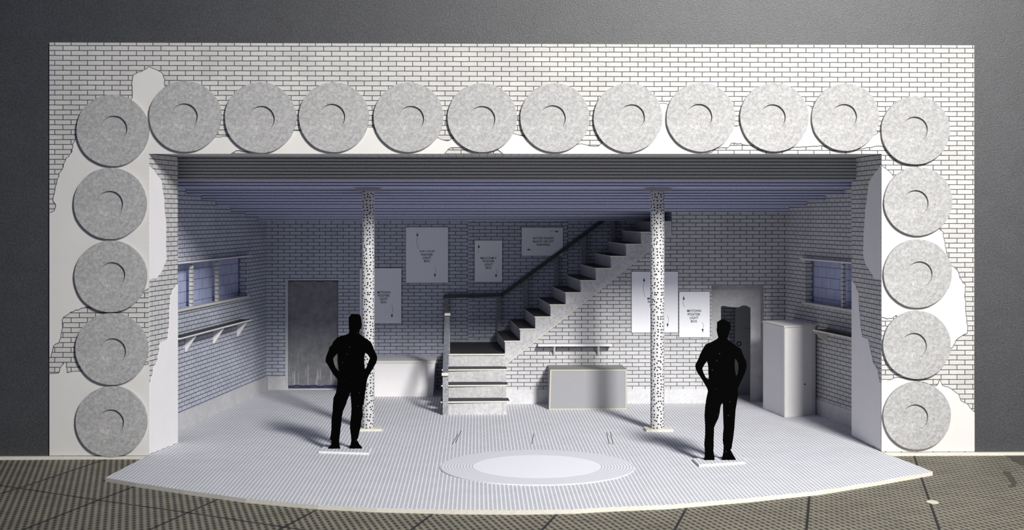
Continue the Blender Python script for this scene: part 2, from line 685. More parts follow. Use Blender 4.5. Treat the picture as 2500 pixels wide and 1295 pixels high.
PA = [(363.5, 376), (363.5, 705), (340, 722), (300, 745), (214, 749), (205, 752), (185, 757), (168, 767), (155, 775), (152, 782), (153, 800), (149, 823), (143, 838), (131, 845), (128.6, 857), (125, 872), (121, 874), (121, 519), (125, 519), (133, 515), (137, 502), (130, 492), (133, 474), (139, 448), (145, 423), (155, 408), (162, 387), (176, 372), (178, 352), (186, 336), (240, 300), (323, 240), (323.6, 232), (322, 204), (326, 183), (339, 176), (351.6, 171), (363, 163), (374.5, 168), (387, 173), (397.5, 181), (402.5, 194), (402.5, 209), (430, 260), (500, 330), (530, 335), (555, 334), (600, 330), (700, 320), (722, 319), (735, 319), (760, 310), (890, 310), (905, 311), (912, 311), (930, 330), (1070, 337), (1078, 341), (1093, 344.5), (1103, 338), (1150, 338), (1258, 327), (1270, 331), (1285, 338), (1320, 350), (1408, 353), (1420, 351), (1432, 354), (1440, 357), (1458, 358), (1466, 352), (1500, 330), (1600, 262), (1612, 253), (1628, 254), (1660, 290), (1797, 309), (1820, 300), (1950, 262), (1969, 257.6), (1978, 260), (2000, 300), (2130, 332), (2145, 322), (2165, 322), (2165, 357), (2153.6, 357), (2134, 358), (2108, 363), (2060, 362), (2012, 357), (1985.6, 357), (1952, 359.6), (1935, 361), (1890, 360), (1832, 355), (1814, 353.6), (1808, 350), (1785, 350), (1777, 361), (1748, 361), (1738, 372), (1720, 375.8), (1228, 375.8), (1216, 366), (1130, 360), (1100, 361), (1085, 375.8), (612, 375.8), (600, 370), (577, 368), (564, 375.8)]
PB = [(121, 914), (124, 913), (144.7, 910.6), (147, 899.5), (158, 884.6), (163, 887), (164, 910.6), (194, 907), (280, 900), (350, 892), (363.5, 889), (363.5, 1112.5), (121, 1112.5)]
PC = [(2152, 404), (2156, 408), (2166, 415), (2176, 425), (2200, 450), (2280, 540), (2293, 560), (2302, 566), (2307, 601), (2313.5, 625), (2321.5, 649), (2336, 660), (2342.5, 678), (2350, 691), (2357.5, 696.5), (2355, 717.5), (2357, 744), (2358, 770), (2359.6, 788), (2362, 801.5), (2361, 814.6), (2345, 822.5), (2332, 833), (2328, 843.5), (2321.5, 851), (2290, 840), (2200, 790), (2187.6, 770), (2177, 778), (2166.6, 779), (2155, 775), (2152, 775)]
PD = [(2152, 928), (2174, 928), (2190, 922), (2240, 930), (2285, 943), (2290, 938), (2294, 926), (2300, 941), (2320, 948.5), (2340.5, 963.7), (2345.6, 979), (2361, 986.5), (2368, 996.6), (2379, 1007), (2379, 1102), (2152, 1102)]
for k, P in enumerate((PA, PB, PC, PD)):
    plaster(P, k + 1, front, FF, fp, STR, (375.8, 1112.5, 1102))

# ---- slanting sides and underside of the opening
Lf, Lb = onz(363.5, 1112), onz(434, 1082)
Rf, Rb = onz(2152, 1100), onz(2079, 1065)
Lf = Vector((a0, 0.0, 0))
Rf = Vector((a1, 0.0, 0))
for nm, pf, pb_, sg, zones in (
        ('reveal', Lf, Lb, 1, (
            [(365, 407), (375.7, 416), (386, 431), (394, 441.5), (396, 462), (400.5, 489), (401, 513), (404.6, 543.5), (405, 577.5), (404, 604.6), (406, 632), (397.8, 655.6), (391, 669), (381, 681), (365, 683)],
            [(433.5, 694.7), (425, 703), (416.5, 720), (414, 751), (413, 788), (409, 830), (390.6, 837.7), (387, 862), (384, 882), (374.5, 897), (369.6, 921.7), (367, 936.5), (365, 936.5), (365, 1109.5), (433.5, 1081)])),
        ('reveal', Rf, Rb, -1, (
            [(2151, 404), (2134, 427), (2122.6, 443.5), (2118, 480.6), (2113, 517.8), (2110, 564), (2108, 620), (2113, 643), (2127, 666), (2136.5, 680), (2151, 682.5)],
            [(2080, 682.5), (2088, 694), (2097, 717), (2098, 754.4), (2102, 796), (2106.4, 824), (2120, 828.7), (2127, 861), (2132, 884), (2143.5, 903), (2148, 935), (2151, 935), (2151, 1097.5), (2080, 1064.5)]))):
    u = (pb_ - pf)
    L = u.length
    fr = Fr(pf, u, Z, (sg * u.y, -sg * u.x, 0))
    mb = MB()
    mb.prism(fr, [(0.014, -0.004), (L, -0.004), (L, ZO + 0.02), (0.014, ZO + 0.02)], -0.035, 0, 0, 1)
    rv = mb.build(nm, [BR_R, WHITE], front)
    for k, zn in enumerate(zones):
        q = plaster(zn, 11 + k, rv, fr, fr.px, (365, 433.5, 2151, 2080), (), False)
YB = (Lb.y + Rb.y) / 2
mb = MB()
fs_ = Fr((0, 0, ZO), (1, 0, 0), (0, 1, 0), (0, 0, -1))
mb.prism(fs_, [(a0 - 0.02, 0.03), (a1 + 0.02, 0.03), (Rb.x + 0.05, YB), (Lb.x - 0.05, YB)], -0.03, 0)
mb.build('soffit', BR_R, front)

# ---- stage floor with the curved front edge
e = [(257, 1167), (330, 1179.5), (450, 1197.5), (600, 1218), (776, 1234), (920, 1241), (1112, 1245.5), (1260, 1246.5), (1400, 1244.5), (1473, 1240), (1636, 1233), (1826, 1217), (2000, 1199), (2150, 1175), (2277, 1152)]
pts = [onz(*p) for p in e]
FP = [(p.x, p.y) for p in pts] + [(Rf.x, -0.03), (Rf.x + 0.0, 0.1), (6.2, 0.1), (6.2, 9.3), (-6.2, 9.3), (-6.2, 0.1), (Lf.x, 0.1), (Lf.x, -0.03)]
mb = MB()
mb.prism(Fr((0, 0, 0), (1, 0, 0), (0, 1, 0), Z), FP, TZ + 0.001, 0, 0, 1)
floor = tag(mb.build('floor', [FLOOR, CREAM]), 'pale stage floor printed with small grey dashes and a curved front edge', 'floor', kind='structure')
ffl = Fr((0, 0, 0), (1, 0, 0), (0, 1, 0), Z)


def fl(x, y, z=0.0):
    p = onz(x, y, z)
    return (p.x, p.y)


m = MB()
for ln in ([(1118, 1060), (1104, 1086)], [(1126, 1052), (1112, 1082)], [(1303, 1060), (1298, 1085)], [(1481, 1056), (1487, 1085)], [(1490, 1055), (1497, 1086)]):
    stripline(m, ffl, [fl(*p) for p in ln], 0.009, 0, 0.0015)
m.build('scratch_mark', LINE, floor)

# ---- side walls
Lw0, Lw1 = onz(434.7, 1051), onz(648, 953.5)
Rw0, Rw1 = onz(2077.5, 1042), onz(1996.6, 1012.8)


def along(p, q, y):
    t = (y - p.y) / (q.y - p.y)
    return p + (q - p) * t


LwA, LwB = along(Lw0, Lw1, 0.06), along(Lw0, Lw1, YD)
RwA, RwB = along(Rw0, Rw1, 0.06), along(Rw0, Rw1, YN)
d = (LwB - LwA)
FL = Fr(LwA, d, Z, (d.y, -d.x, 0))
LL = d.length
d2 = (RwB - RwA)
FR = Fr(RwA, d2, Z, (-d2.y, d2.x, 0))
LR = d2.length
WT = 4.02
lw_hole = (0.35 + 1.2, FL.px(601, 724)[0], (FL.px(436, 754)[1] + FL.px(601, 724.5)[1]) / 2, (FL.px(436, 642.5)[1] + FL.px(601, 628)[1]) / 2)
rw_hole = (1.2, FR.px(1966.5, 700)[0], (FR.px(1967, 737)[1] + FR.px(2077, 757)[1]) / 2, (FR.px(1967, 635)[1] + FR.px(2077, 643)[1]) / 2)
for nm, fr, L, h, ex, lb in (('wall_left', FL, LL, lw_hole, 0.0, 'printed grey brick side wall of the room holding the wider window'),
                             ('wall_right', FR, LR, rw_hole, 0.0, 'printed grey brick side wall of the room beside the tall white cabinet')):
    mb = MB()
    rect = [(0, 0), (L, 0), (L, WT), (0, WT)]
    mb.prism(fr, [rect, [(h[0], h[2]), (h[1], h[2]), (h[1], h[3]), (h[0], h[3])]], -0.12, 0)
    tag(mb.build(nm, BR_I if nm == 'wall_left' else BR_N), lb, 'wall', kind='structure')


def window(nm, fr, h, mull, lb):
    cx = fr.w((h[0] + h[1]) / 2, h[2], 0)
    w = empty(nm, cx, lb, 'window', kind='structure')
    # sill and head strips sit in front of the brick, blocks stand behind
    m = MB()
    m.prism(fr, [(h[0] - 0.06, h[2] - 0.028), (h[1] + 0.06, h[2] - 0.028), (h[1] + 0.06, h[2]), (h[0] - 0.06, h[2])], 0.001, 0.04)
    m.build('sill', CREAM, w)
    m = MB()
    m.prism(fr, [(h[0] - 0.06, h[3]), (h[1] + 0.06, h[3]), (h[1] + 0.06, h[3] + 0.022), (h[0] - 0.06, h[3] + 0.022)], 0.001, 0.075)
    m.build('window_head', WHITE, w)
    for a, b in mull:
        m = MB()
        m.prism(fr, [(a, h[2] + 0.001), (b, h[2] + 0.001), (b, h[3] - 0.001), (a, h[3] - 0.001)], -0.05, -0.004)
        m.build('mullion', BR_R, w)
    m = MB()
    m.prism(fr, [(h[0] - 0.2, h[2] - 0.2), (h[1] + 0.3, h[2] - 0.2), (h[1] + 0.3, h[3] + 0.2), (h[0] - 0.2, h[3] + 0.2)], -0.17, -0.135)
    m.build('block_panel', BLOCK, w)
    m = MB()
    a, b = h[1] - 0.16, h[1]
    return w


ml = [(FL.px(473, 700)[0] - 0.06, FL.px(473, 700)[0]), (FL.px(535, 690)[0] - 0.06, FL.px(535, 690)[0])]
mr = [(FR.px(2052, 700)[0] - 0.08, FR.px(2052, 700)[0] - 0.02)]
window('window_1', FL, lw_hole, ml, 'three-light window with blocks behind it painted as if in blue light, above the shelf with three brackets')
window('window_2', FR, rw_hole, mr, 'window with blocks behind it painted as if in blue light in the wall beside the tall cabinet')

# ---- back walls
dx0, dx1 = ony(703, 900, YD).x, ony(826, 900, YD).x
dz0, dz1 = ony(760, 947, YD).z, ony(760, 685, YD).z
XR = RwB.x
NL = ony(1233, 980, YN).x      # free end of the nearer wall
NT = ony(1640, 560, YN).x      # where it rises to the ceiling
mb = MB()
FDw = yfr(YD)
mb.prism(FDw, [[(LwB.x, 0), (NT + 0.6, 0), (NT + 0.6, WT), (LwB.x, WT)], [(dx0, 0.02), (dx1, 0.02), (dx1, dz1), (dx0, dz1)]], -0.10, 0)
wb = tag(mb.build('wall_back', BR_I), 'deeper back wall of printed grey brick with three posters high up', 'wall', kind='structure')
p0, p1 = FDw.px(1143, 536), FDw.px(1386, 720)
mb = MB()
mb.prism(FDw, jag([(p0[0], 0.9), (p1[0], 0.9), (p1[0], 3.05), (p0[0], 3.05)], 0.004), 0.001, 0.012, uvoff=(0.1, 0.03))
mb.build('brick_patch', BR_I, wb)

# upper stair geometry
FS = yfr(YN)
SX0, SZ0 = FS.px(1232.8, 832)
RUN = (FS.px(1565, 600)[0] - SX0) / 9.0
RISE = (FS.px(1545, 595.6)[1] - FS.px(1250, 832)[1]) / 8.0
LAND = SZ0 - RISE
q0 = FS.px(1236, 889)
q1 = FS.px(1634, 573)
XE = FS.px(1639, 560)[0]
sl = (q1[1] - q0[1]) / (q1[0] - q0[0])


def und(x):
    return q0[1] + sl * (x - q0[0])


# ---- nearer wall below the stair and to the side of it, with a doorway
ndx0, ndx1 = FS.px(1737, 900)[0], FS.px(1866, 900)[0]
ndz = FS.px(1800, 697.5)[1]
poly = [(SX0, 0), (ndx0, 0), (ndx0, ndz), (ndx1, ndz), (ndx1, 0), (XR, 0), (XR, WT), (NT, WT), (NT, und(NT) - 0.02), (SX0, und(SX0) - 0.02)]
mb = MB()
mb.prism(FS, poly, -0.10, 0)
tag(mb.build('wall_stair', BR_N), 'nearer printed brick wall under and beside the staircase with a doorway', 'wall', kind='structure')
# side return hiding the gap behind the nearer wall
mb = MB()
mb.box(NT, NT + 0.08, YN + 0.10, YD, 0, WT)
tag(mb.build('wall_return', BR_I), 'short brick return wall behind the top of the staircase', 'wall', kind='structure')

# ---- doorway to the hall behind
door = empty('door_2', (ndx0 / 2 + ndx1 / 2, YN + 0.15, 0), 'open doorway in a grey card surround behind the second figure', 'doorway', kind='structure')
fh = yfr(YN + 0.2)
hx0, hx1 = fh.px(1760, 900)[0], fh.px(1832.5, 900)[0]
hz = fh.px(1795, 748)[1]
topw = [(hx0, hz - 0.01), (hx0 + 0.04, hz + 0.01), (hx0 + 0.16, hz - 0.015), (hx0 + 0.3, hz - 0.02), (hx0 + 0.36, hz + 0.012), (hx0 + 0.43, hz + 0.008), (hx1, hz - 0.03)]
mb = MB()
mb.prism(fh, [(ndx0 - 0.1, 0), (hx0, 0)] + topw + [(hx1, 0), (ndx1 + 0.12, 0), (ndx1 + 0.12, ndz + 0.15), (ndx0 - 0.1, ndz + 0.15)], -0.03, 0)
mb.build('door_surround', SURR, door)
# leaf standing ajar
l0 = onz(1800, 964)
fle = yfr(l0.y)
lx0, lx1 = fle.px(1795, 900)[0], fle.px(1845, 900)[0]
mb = MB()
mb.prism(fle, [(lx0, 0), (lx1, 0), (lx1, 2.2), (lx0, 2.2)], -0.03, 0)
lf = mb.build('door_leaf', LEAF, door)
cxr, czr = fle.px(1804, 840)
mb = MB()
ring = [(cxr + 0.043 * math.cos(a), czr + 0.043 * math.sin(a)) for a in [k * math.pi / 12 for k in range(24)]]
ringi = [(cxr + 0.028 * math.cos(a), czr + 0.028 * math.sin(a)) for a in [k * math.pi / 12 for k in range(24)]]
mb.prism(fle, [ring, ringi], 0, 0.008)
mb.build('ring_handle', INK, lf)
mb = MB()
s0 = [fle.px(*p) for p in [(1814, 801), (1820, 802.5), (1832, 802.5)]]
stripline(mb, fle, s0, 0.006, 0, 0.003)
mb.build('pencil_mark', LINE, lf)
mb = MB()
hy = l0.y + 0.35
mb.box(NT + 0.08, 5.3, hy, hy + 0.1, 0, 3.2)
mb.box(5.2, 5.3, YN + 0.1, hy, 0, 3.2)
mb.box(NT + 0.08, 5.3, YN + 0.1, hy + 0.1, 3.2, 3.3)
tag(mb.build('wall_hall', BR_I), 'dark brick hall wall seen through the open doorway', 'wall', kind='structure')

# ---- door in the deeper wall
door1 = empty('door_1', ((dx0 + dx1) / 2, YD + 0.06, 0), 'closed grey door with pale streaks in the deeper back wall', 'door', kind='structure')
mb = MB()
mb.box(dx0 - 0.02, dx1 + 0.02, YD + 0.07, YD + 0.1, dz0 + 0.005, dz1 - 0.01)
dl = mb.build('door_leaf', DOORS, door1)
mb = MB()
fd1 = yfr(YD + 0.07)
stripline(mb, fd1, jag([(dx0, dz0 + 0.02), (dx1, dz0 + 0.02)], 0.012, False), 0.03, 0, 0.003)
stripline(mb, fd1, jag([(dx0, dz1 - 0.012), (dx1, dz1 - 0.012)], 0.008, False), 0.022, 0, 0.003)
mb.build('blue_edge', BLUEE, dl)
mb = MB()
mb.prism(FDw, [(dx0 - 0.04, 0), (dx0, 0), (dx0, dz1), (dx1, dz1), (dx1, dz1 + 0.03), (dx0 - 0.04, dz1 + 0.03)], 0.0, 0.008)
mb.prism(FDw, [(dx0, 0.0), (dx1, 0.0), (dx1, 0.02), (dx0, 0.02)], -0.06, 0.008)
mb.build('door_frame', BASE, door1)

# ---- baseboards
BH = 0.237
bbs = [('baseboard_left', FL, 1.0, LL - 0.012), ('baseboard_right', FR, 1.0, LR - 0.012)]
for nm, fr, a, b in bbs:
    mb = MB()
    tp_ = jag([(b, BH), (a, BH)], 0.004, False, 5, 0.1)
    mb.prism(fr, [(a, 0), (b, 0)] + tp_, 0.0, 0.012)
    tag(mb.build(nm, BASE), kind='structure')
mb = MB()
mb.prism(FDw, [(LwB.x + 0.02, 0), (dx0 - 0.042, 0), (dx0 - 0.042, BH), (LwB.x + 0.02, BH)], 0.0, 0.012)
mb.prism(FDw, [(dx1 + 0.02, 0), (-1.2, 0), (-1.2, BH), (dx1 + 0.02, BH)], 0.0, 0.012)
tag(mb.build('baseboard_back', BASE), kind='structure')
mb = MB()
mb.prism(FS, [(SX0 + 0.01, 0), (ndx0 - 0.01, 0)] + jag([(ndx0 - 0.01, BH), (SX0 + 0.01, BH)], 0.004, False, 8, 0.1), 0.0, 0.012)
mb.prism(FS, [(ndx1 + 0.01, 0), (XR - 0.01, 0), (XR - 0.01, BH), (ndx1 + 0.01, BH)], 0.0, 0.012)
tag(mb.build('baseboard_stair', BASE), kind='structure')

# ---- stepped ceiling: each step lower and further back
steps = [(1.50, 3.53), (2.42, 3.437), (3.14, 3.355), (3.85, 3.275), (4.62, 3.18), (5.45, 3.10), (6.20, 3.03)]
bz = ony(1250, 440, YB).z
prof = [(YB, bz), (steps[0][0], bz)]
for k, (y, z) in enumerate(steps):
    prof.append((y, z))
    prof.append((steps[k + 1][0] if k + 1 < len(steps) else YD, z))


def xl(y):
    return along(Lw0, Lw1, y).x + 0.004


def xr(y):
    return (along(Rw0, Rw1, y).x if y < YN else NT + 0.0) - 0.004


mb = MB()
s_acc = 0.0
prev = None
P2 = []
for (y, z) in prof:
    if P2 and P2[-1][0] < YN < y:      # cut where the nearer wall takes over
        P2.append((YN - 0.001, z))
        P2.append((YN + 0.101, z))
    P2.append((y, z))
for (ya, za), (yb, zb) in zip(P2[:-1], P2[1:]):
    L = math.hypot(yb - ya, zb - za)
    s1 = s_acc + (za - zb) if abs(za - zb) > 1e-6 else s_acc + 0.012
    A, B = Vector((xl(ya), ya, za)), Vector((xr(ya), ya, za))
    if ya >= YN - 0.002:
        B.x = NT - 0.004
    Cc, D = Vector((xr(yb) if yb < YN - 0.002 else (NT - 0.004 if yb > YN else xr(YN - 0.01)), yb, zb)), Vector((xl(yb), yb, zb))
    va, vb = s_acc, (s_acc + (za - zb) if abs(za - zb) > 1e-6 else s_acc + (yb - ya))
    mb.face([A, D, Cc, B], [(A.x, -va), (D.x, -vb), (Cc.x, -vb), (B.x, -va)])
    s_acc = vb
# closed top
top = [Vector((xl(YB), YB, 4.0)), Vector((xr(YB), YB, 4.0)), Vector((xr(YN - 0.01), YN, 4.0)), Vector((NT, YN + 0.1, 4.0)), Vector((NT, YD, 4.0)), Vector((xl(YD), YD, 4.0))]
mb.face(top)
tag(mb.build('ceiling', CEIL), 'stepped ceiling coloured with blue ambient light, printed with dark parallel lines', 'ceiling', kind='structure')
mb = MB()
mb.box(xl(YB) - 0.0, xr(YB) + 0.0, YB - 0.03, YB - 0.004, bz, ZO + 0.05)
bm_ = tag(mb.build('trim_3', BEAM), 'grey beam face with printed dark lines above the ceiling steps', 'beam', kind='structure')

# ============================================================ staircase
stair = empty('staircase', (fl(1160, 1010)[0], fl(1160, 1010)[1], 0), 'grey card staircase with black treads turning from four front steps up along the brick wall', 'staircase')
R4 = LAND / 4
yS = [21.8 - 18.27 + 0.03 + 0.35 * k for k in range(4)]      # fronts of the four lower risers
sx0, sx1 = ony(1094, 1000, yS[0]).x, ony(1232, 1000, yS[0]).x
tx0 = ony(1076, 980, yS[0]).x
tx1 = ony(1240, 980, yS[0]).x
for k in range(4):
    y0 = yS[k]
    z0, z1 = k * R4, (k + 1) * R4
    mb = MB()
    mb.box(sx0, sx1 - 0.03, y0, y0 + 0.02, z0 + (0.004 if k else 0), z1 - 0.022)
    mb.build('riser', STEP, stair)
    if k < 3:
        ext = [tx1 + 0.03, tx1 + 0.015, tx1 + 0.005][k]
        fr = Fr((0, 0, z1 - 0.011), (1, 0, 0), (0, 1, 0), Z)
        mb = MB()
        tl = [(tx0, y0 - 0.045), (ext, y0 - 0.03 + 0.03), (ext - 0.02, y0 + 0.37), (tx0, y0 + 0.37)]
        mb.prism(fr, tl, -0.011, 0.011, 0, 1)
        mb.build('tread', [TREAD, CREAM], stair)
# landing
xl_l = sx0
lxe = SX0 - 0.005
SKL = 0.11
mb = MB()
mb.prism(Fr((0, 0, LAND - 0.012), (1, 0, 0), (0, 1, 0), Z), [(sx0 - 0.02, yS[3] - 0.02), (lxe, yS[3] - 0.02), (lxe, YN), (lxe - SKL, YD - 0.02), (sx0 - 0.02, YD - 0.02)], -0.012, 0.012, 0, 1)
mb.build('landing', [TREAD, CREAM], stair)
mb = MB()
mb.prism(yfr(YD - 0.02), [(sx0 - 0.02, LAND), (lxe, LAND), (lxe, LAND + 0.03), (sx0 - 0.02, LAND + 0.03)], 0, 0.018)
mb.build('landing_edge', STEP, stair)
# side strings of the lower flight
for xx, w_ in ((sx1 - 0.028, 0.062), (sx0 - 0.03, 0.028)):
    pr = []
    for k in range(4):
        pr += [(yS[k] + (0.001 if k else -0.004), k * R4 if k == 0 else k * R4 - 0.024), (yS[k] + (0.001 if k else -0.004), (k + 1) * R4 - 0.026)]
    pr = [(pr[0][0], 0)] + pr[1:] + [(YD - 0.03 if xx < -0.5 else YN - 0.02, LAND - 0.026), (YD - 0.03 if xx < -0.5 else YN - 0.02, 0)]
    mb = MB()
    mb.prism(Fr((xx, 0, 0), (0, 1, 0), Z, (1, 0, 0)), pr, 0, w_)
    mb.build('side_string', STEP, stair)
# upper flight
YT = YD - 0.02
nst = 11
SK = 0.11                       # the steps run back at a slight slant
for k in range(nst):
    xa, xb = SX0 + k * RUN, SX0 + (k + 1) * RUN
    zt = LAND + (k + 1) * RISE
    mb = MB()
    ztop = min(zt - 0.022, 3.02)
    zb_ = zt - RISE + (0.003 if k else 0.014)
    mb.prism(Fr((0, 0, 0), (1, 0, 0), (0, 1, 0), Z), [(xa, YN + 0.004), (xa + 0.02, YN + 0.004), (xa + 0.02 - SK, YT), (xa - SK, YT)], zb_, ztop)
    mb.build('riser', STEP, stair)
    if k < 10:
        mb = MB()
        mb.prism(Fr((0, 0, zt - 0.011), (1, 0, 0), (0, 1, 0), Z), [(xa - 0.012, YN - 0.035), (min(xb, XE), YN - 0.035), (min(xb, XE) - SK, YT), (xa - 0.012 - SK, YT)], -0.011, 0.011, 0, 1)
        mb.build('tread', [TREAD, CREAM], stair)
# saw-tooth front string
pr = [(q0[0] - 0.02, und(q0[0] - 0.02) - 0.0)]
pr = [(SX0, und(SX0))]
top = []
for k in range(nst):
    xa, xb = SX0 + k * RUN, min(SX0 + (k + 1) * RUN, XE)
    zt = min(LAND + (k + 1) * RISE - 0.024, 3.03)
    top += [(xa, zt), (xb, zt)]
    if xb >= XE:
        break
poly = [(SX0, und(SX0) + 0.0)] + top + [(XE, und(XE - 0.1)), (XE - 0.08, und(XE - 0.08))]
mb = MB()
mb.prism(FS, poly, 0.001, 0.025)
mb.build('front_string', STEP, stair)
mb = MB()
mb.beam(FS.w(SX0, und(SX0) - 0.004, 0.014), FS.w(XE - 0.08, und(XE - 0.08) - 0.004, 0.014), 0.026, 0.014)
mb.build('string_edge', CREAM, stair)

# rails on the wall side
YR = YD - 0.10


def rp(x, y, yy=YR):
    return ony(x, y, yy)


hr0, hr1 = rp(1084, 724), rp(1227, 720)
hr2 = rp(1492, 524)
mb = MB()
mb.beam(hr0 + Vector((-0.0, 0, 0)), hr1, 0.07, 0.062)
mb.build('handrail', RAIL, stair)
mb = MB()
mb.beam(hr1 - Vector((0.01, 0, 0.0)), hr2, 0.07, 0.062)
mb.build('handrail', RAIL, stair)
for (xa, xb, yt, yb) in ((1083, 1095, 727, 845), (1212, 1223, 724, 842), (1278, 1289, 700, 785), (1353, 1363, 645, 733), (1420, 1431, 590, 685), (1491, 1501, 525, 622)):
    p, q = rp(xa, yt, YR + 0.03), rp(xb, yb, YR + 0.03)
    xm = (p.x + q.x) / 2
    if xm < SX0:
        zb = LAND + 0.001
    else:
        zb = LAND + (int((xm - SX0) / RUN) + 1) * RISE + 0.001
    t = (xm - hr1.x) / (hr2.x - hr1.x)
    zt = min(hr1.z + max(t, 0) * (hr2.z - hr1.z) - 0.02, 3.02)
    mb = MB()
    mb.box(xm - 0.036, xm + 0.036, YR + 0.0, YR + 0.05, zb, zt)
    mb.build('baluster', POST, stair)
# newel and sloping rail of the lower flight
ny = yS[0] - 0.05
nx0, nx1 = ony(1081, 960, ny).x, ony(1094.5, 960, ny).x
nz = ony(1088, 913, ny).z
mb = MB()
mb.box(nx0, nx1, ny - 0.03, ny + 0.03, 0, nz)
mb.build('newel_post', NEWEL, stair)
ey = yS[3] + 0.12
ez = ony(1088, 771, ey).z
mb = MB()
mb.prism(Fr((nx0, 0, 0), (0, 1, 0), Z, (-1, 0, 0)), [(ny - 0.05, nz + 0.005), (ny - 0.05, nz + 0.03), (ey, ez), (ey + 0.05, ez), (ey + 0.05, ez - 0.06), (ey, ez - 0.07)], -(nx1 - nx0), 0.0, 0)
mb.build('sloping_rail', SLOPE, stair)
mb = MB()
mb.box(nx0 - 0.015, nx1 + 0.005, ny - 0.075, ny - 0.03, nz - 0.025, nz + 0.02)
mb.build('rail_end', CREAM, stair)
mb = MB()
mb.box(nx0 + 0.005, nx1 + 0.0, ey - 0.04, ey + 0.04, LAND + 0.001, ez - 0.02)
mb.build('newel_post', NEWEL, stair)
mb = MB()
mb.box(nx0 + 0.002, nx1 + 0.008, ey - 0.05, ey + 0.05, ez + 0.001, ez + 0.04)
mb.build('post_cap', CREAM, stair)

# ============================================================ columns
for (cx, cy, ct, rpx, lb) in ((899, 1050, 462, 15.2, 'round white column with scattered black dots, standing behind the first black figure'),
                              (1605, 1051, 462, 17.0, 'round white column with scattered black dots, standing in front of a half-hidden poster')):
    b = onz(cx, cy)
    D = (b - CAM).dot(Vector((math.sin(YAW), math.cos(YAW), 0)))
    r = rpx / F * D
    topz = CAMH + (HZ - ct) / F * D
    col = empty('column', (b.x, b.y, 0), lb, 'column', 'dotted columns')
    m = MB()
    m.prism(Fr((b.x, b.y, 0), (1, 0.05, 0), (-0.05, 1, 0), Z), [(-0.19, -0.15), (0.2, -0.16), (0.19, 0.16), (-0.18, 0.15)], 0.0005, 0.032)
    m.build('base_plate', CREAM, col)
    zt = min(topz, 3.515)
    m = MB()
    m.prism(Fr((b.x, b.y, 0), (1, 0, 0), (0, 1, 0), Z), [(-0.18, -0.16), (0.18, -0.16), (0.18, 0.16), (-0.18, 0.16)], zt - 0.03, zt + 0.012)
    m.build('cap_plate', GREYB, col)
    m = MB()
    K = 48
    for k in range(K):
        a, c2 = 2 * math.pi * k / K, 2 * math.pi * (k + 1) / K
        pa, pc = Vector((b.x + r * math.cos(a), b.y + r * math.sin(a), 0)), Vector((b.x + r * math.cos(c2), b.y + r * math.sin(c2), 0))
        lo, hi = Vector((0, 0, 0.033)), Vector((0, 0, zt - 0.031))
        m.face([pa + lo, pc + lo, pc + hi, pa + hi], [(a * r, 0), (c2 * r, 0), (c2 * r, zt), (a * r, zt)])
    sh = m.build('shaft', PERF, col)
    for p in sh.data.polygons:
        p.use_smooth = True

# ============================================================ discs on the brick front
ORD = ['first', 'second', 'third', 'fourth', 'fifth', 'sixth', 'seventh', 'eighth', 'ninth', 'tenth']
TOPD = [(453.8, 285, 87.5, 452.5, 285), (637, 288, 87, 640, 291), (816, 287, 86, 812, 286), (998, 287, 86, 1004, 291), (1177.5, 288, 85.5, 1177.6, 291), (1354.5, 288, 85.5, 1349, 289), (1532.4, 288, 85.5, 1541.7, 287), (1710, 287, 85.5, 1706, 286), (1889, 287, 85.5, 1885, 287), (2062, 287, 84, 2058.7, 286)]
LFD = [(277, 319, 88, 281, 315), (271, 497, 88, 270.6, 498), (272, 675, 88, 276, 672), (274.5, 852, 88, 278, 857.5), (273.7, 1029, 87, 273, 1031)]
RTD = [(2232.7, 319, 85.5, 2231, 317), (2239, 492, 85.5, 2233, 496), (2238, 668, 85.5, 2242.8, 669.5), (2236, 842, 85, 2229, 844), (2236.5, 1015, 84.5, 2232, 1018)]
DL = []
for k, dd in enumerate(TOPD):
    DL.append((dd, 'grey card disc, %s from the left in the row along the top of the opening' % ORD[k]))
DN = ['topmost, at the corner', 'second from the top', 'third from the top', 'fourth from the top', 'lowest, near the table']
for k, dd in enumerate(LFD):
    DL.append((dd, 'grey card disc in the left column of discs, ' + DN[k]))
for k, dd in enumerate(RTD):
    DL.append((dd, 'grey card disc in the right column of discs, ' + DN[k]))
for i, ((cx, cy, r, hx, hy_), lb) in enumerate(DL):
    rnd = random.Random(i + 40)
    fr = yfr(-0.0075)
    c = fr.px(cx, cy)
    h = fr.px(hx, hy_)
    R = r * 0.985 / F * 18.27
    K = 96
    ph = [rnd.uniform(0, 6.28) for _ in range(4)]

    def rr(a, base, am):
        return base * (1 + am * (math.sin(2 * a + ph[0]) * 0.5 + math.sin(5 * a + ph[1]) * 0.4 + math.sin(9 * a + ph[2]) * 0.3 + rnd.uniform(-0.3, 0.3)))
    out = [(c[0] + rr(a, R, 0.007) * math.cos(a), c[1] + rr(a, R, 0.007) * math.sin(a)) for a in [2 * math.pi * k / K for k in range(K)]]
    r2 = 31.5 / F * 18.27
    inn = [(h[0] + rr(a, r2, 0.008) * math.cos(a), h[1] + rr(a, r2, 0.008) * math.sin(a)) for a in [2 * math.pi * k / 48 for k in range(48)]]
    ctr = fr.w(c[0], c[1], 0)
    t = empty('record_disc', ctr, lb, 'disc', 'grey discs framing the opening')
    m = MB()
    m.prism(fr, [out, inn], 0.0, 0.05)
    m.build('disc_ring', DISC, t, bevel=0.010)
    m = MB()
    m.prism(fr, [(h[0] + (p[0] - h[0]) * 1.02, h[1] + (p[1] - h[1]) * 1.02) for p in inn], 0.001, 0.018)
    m.build('recessed_centre', DISC, t)

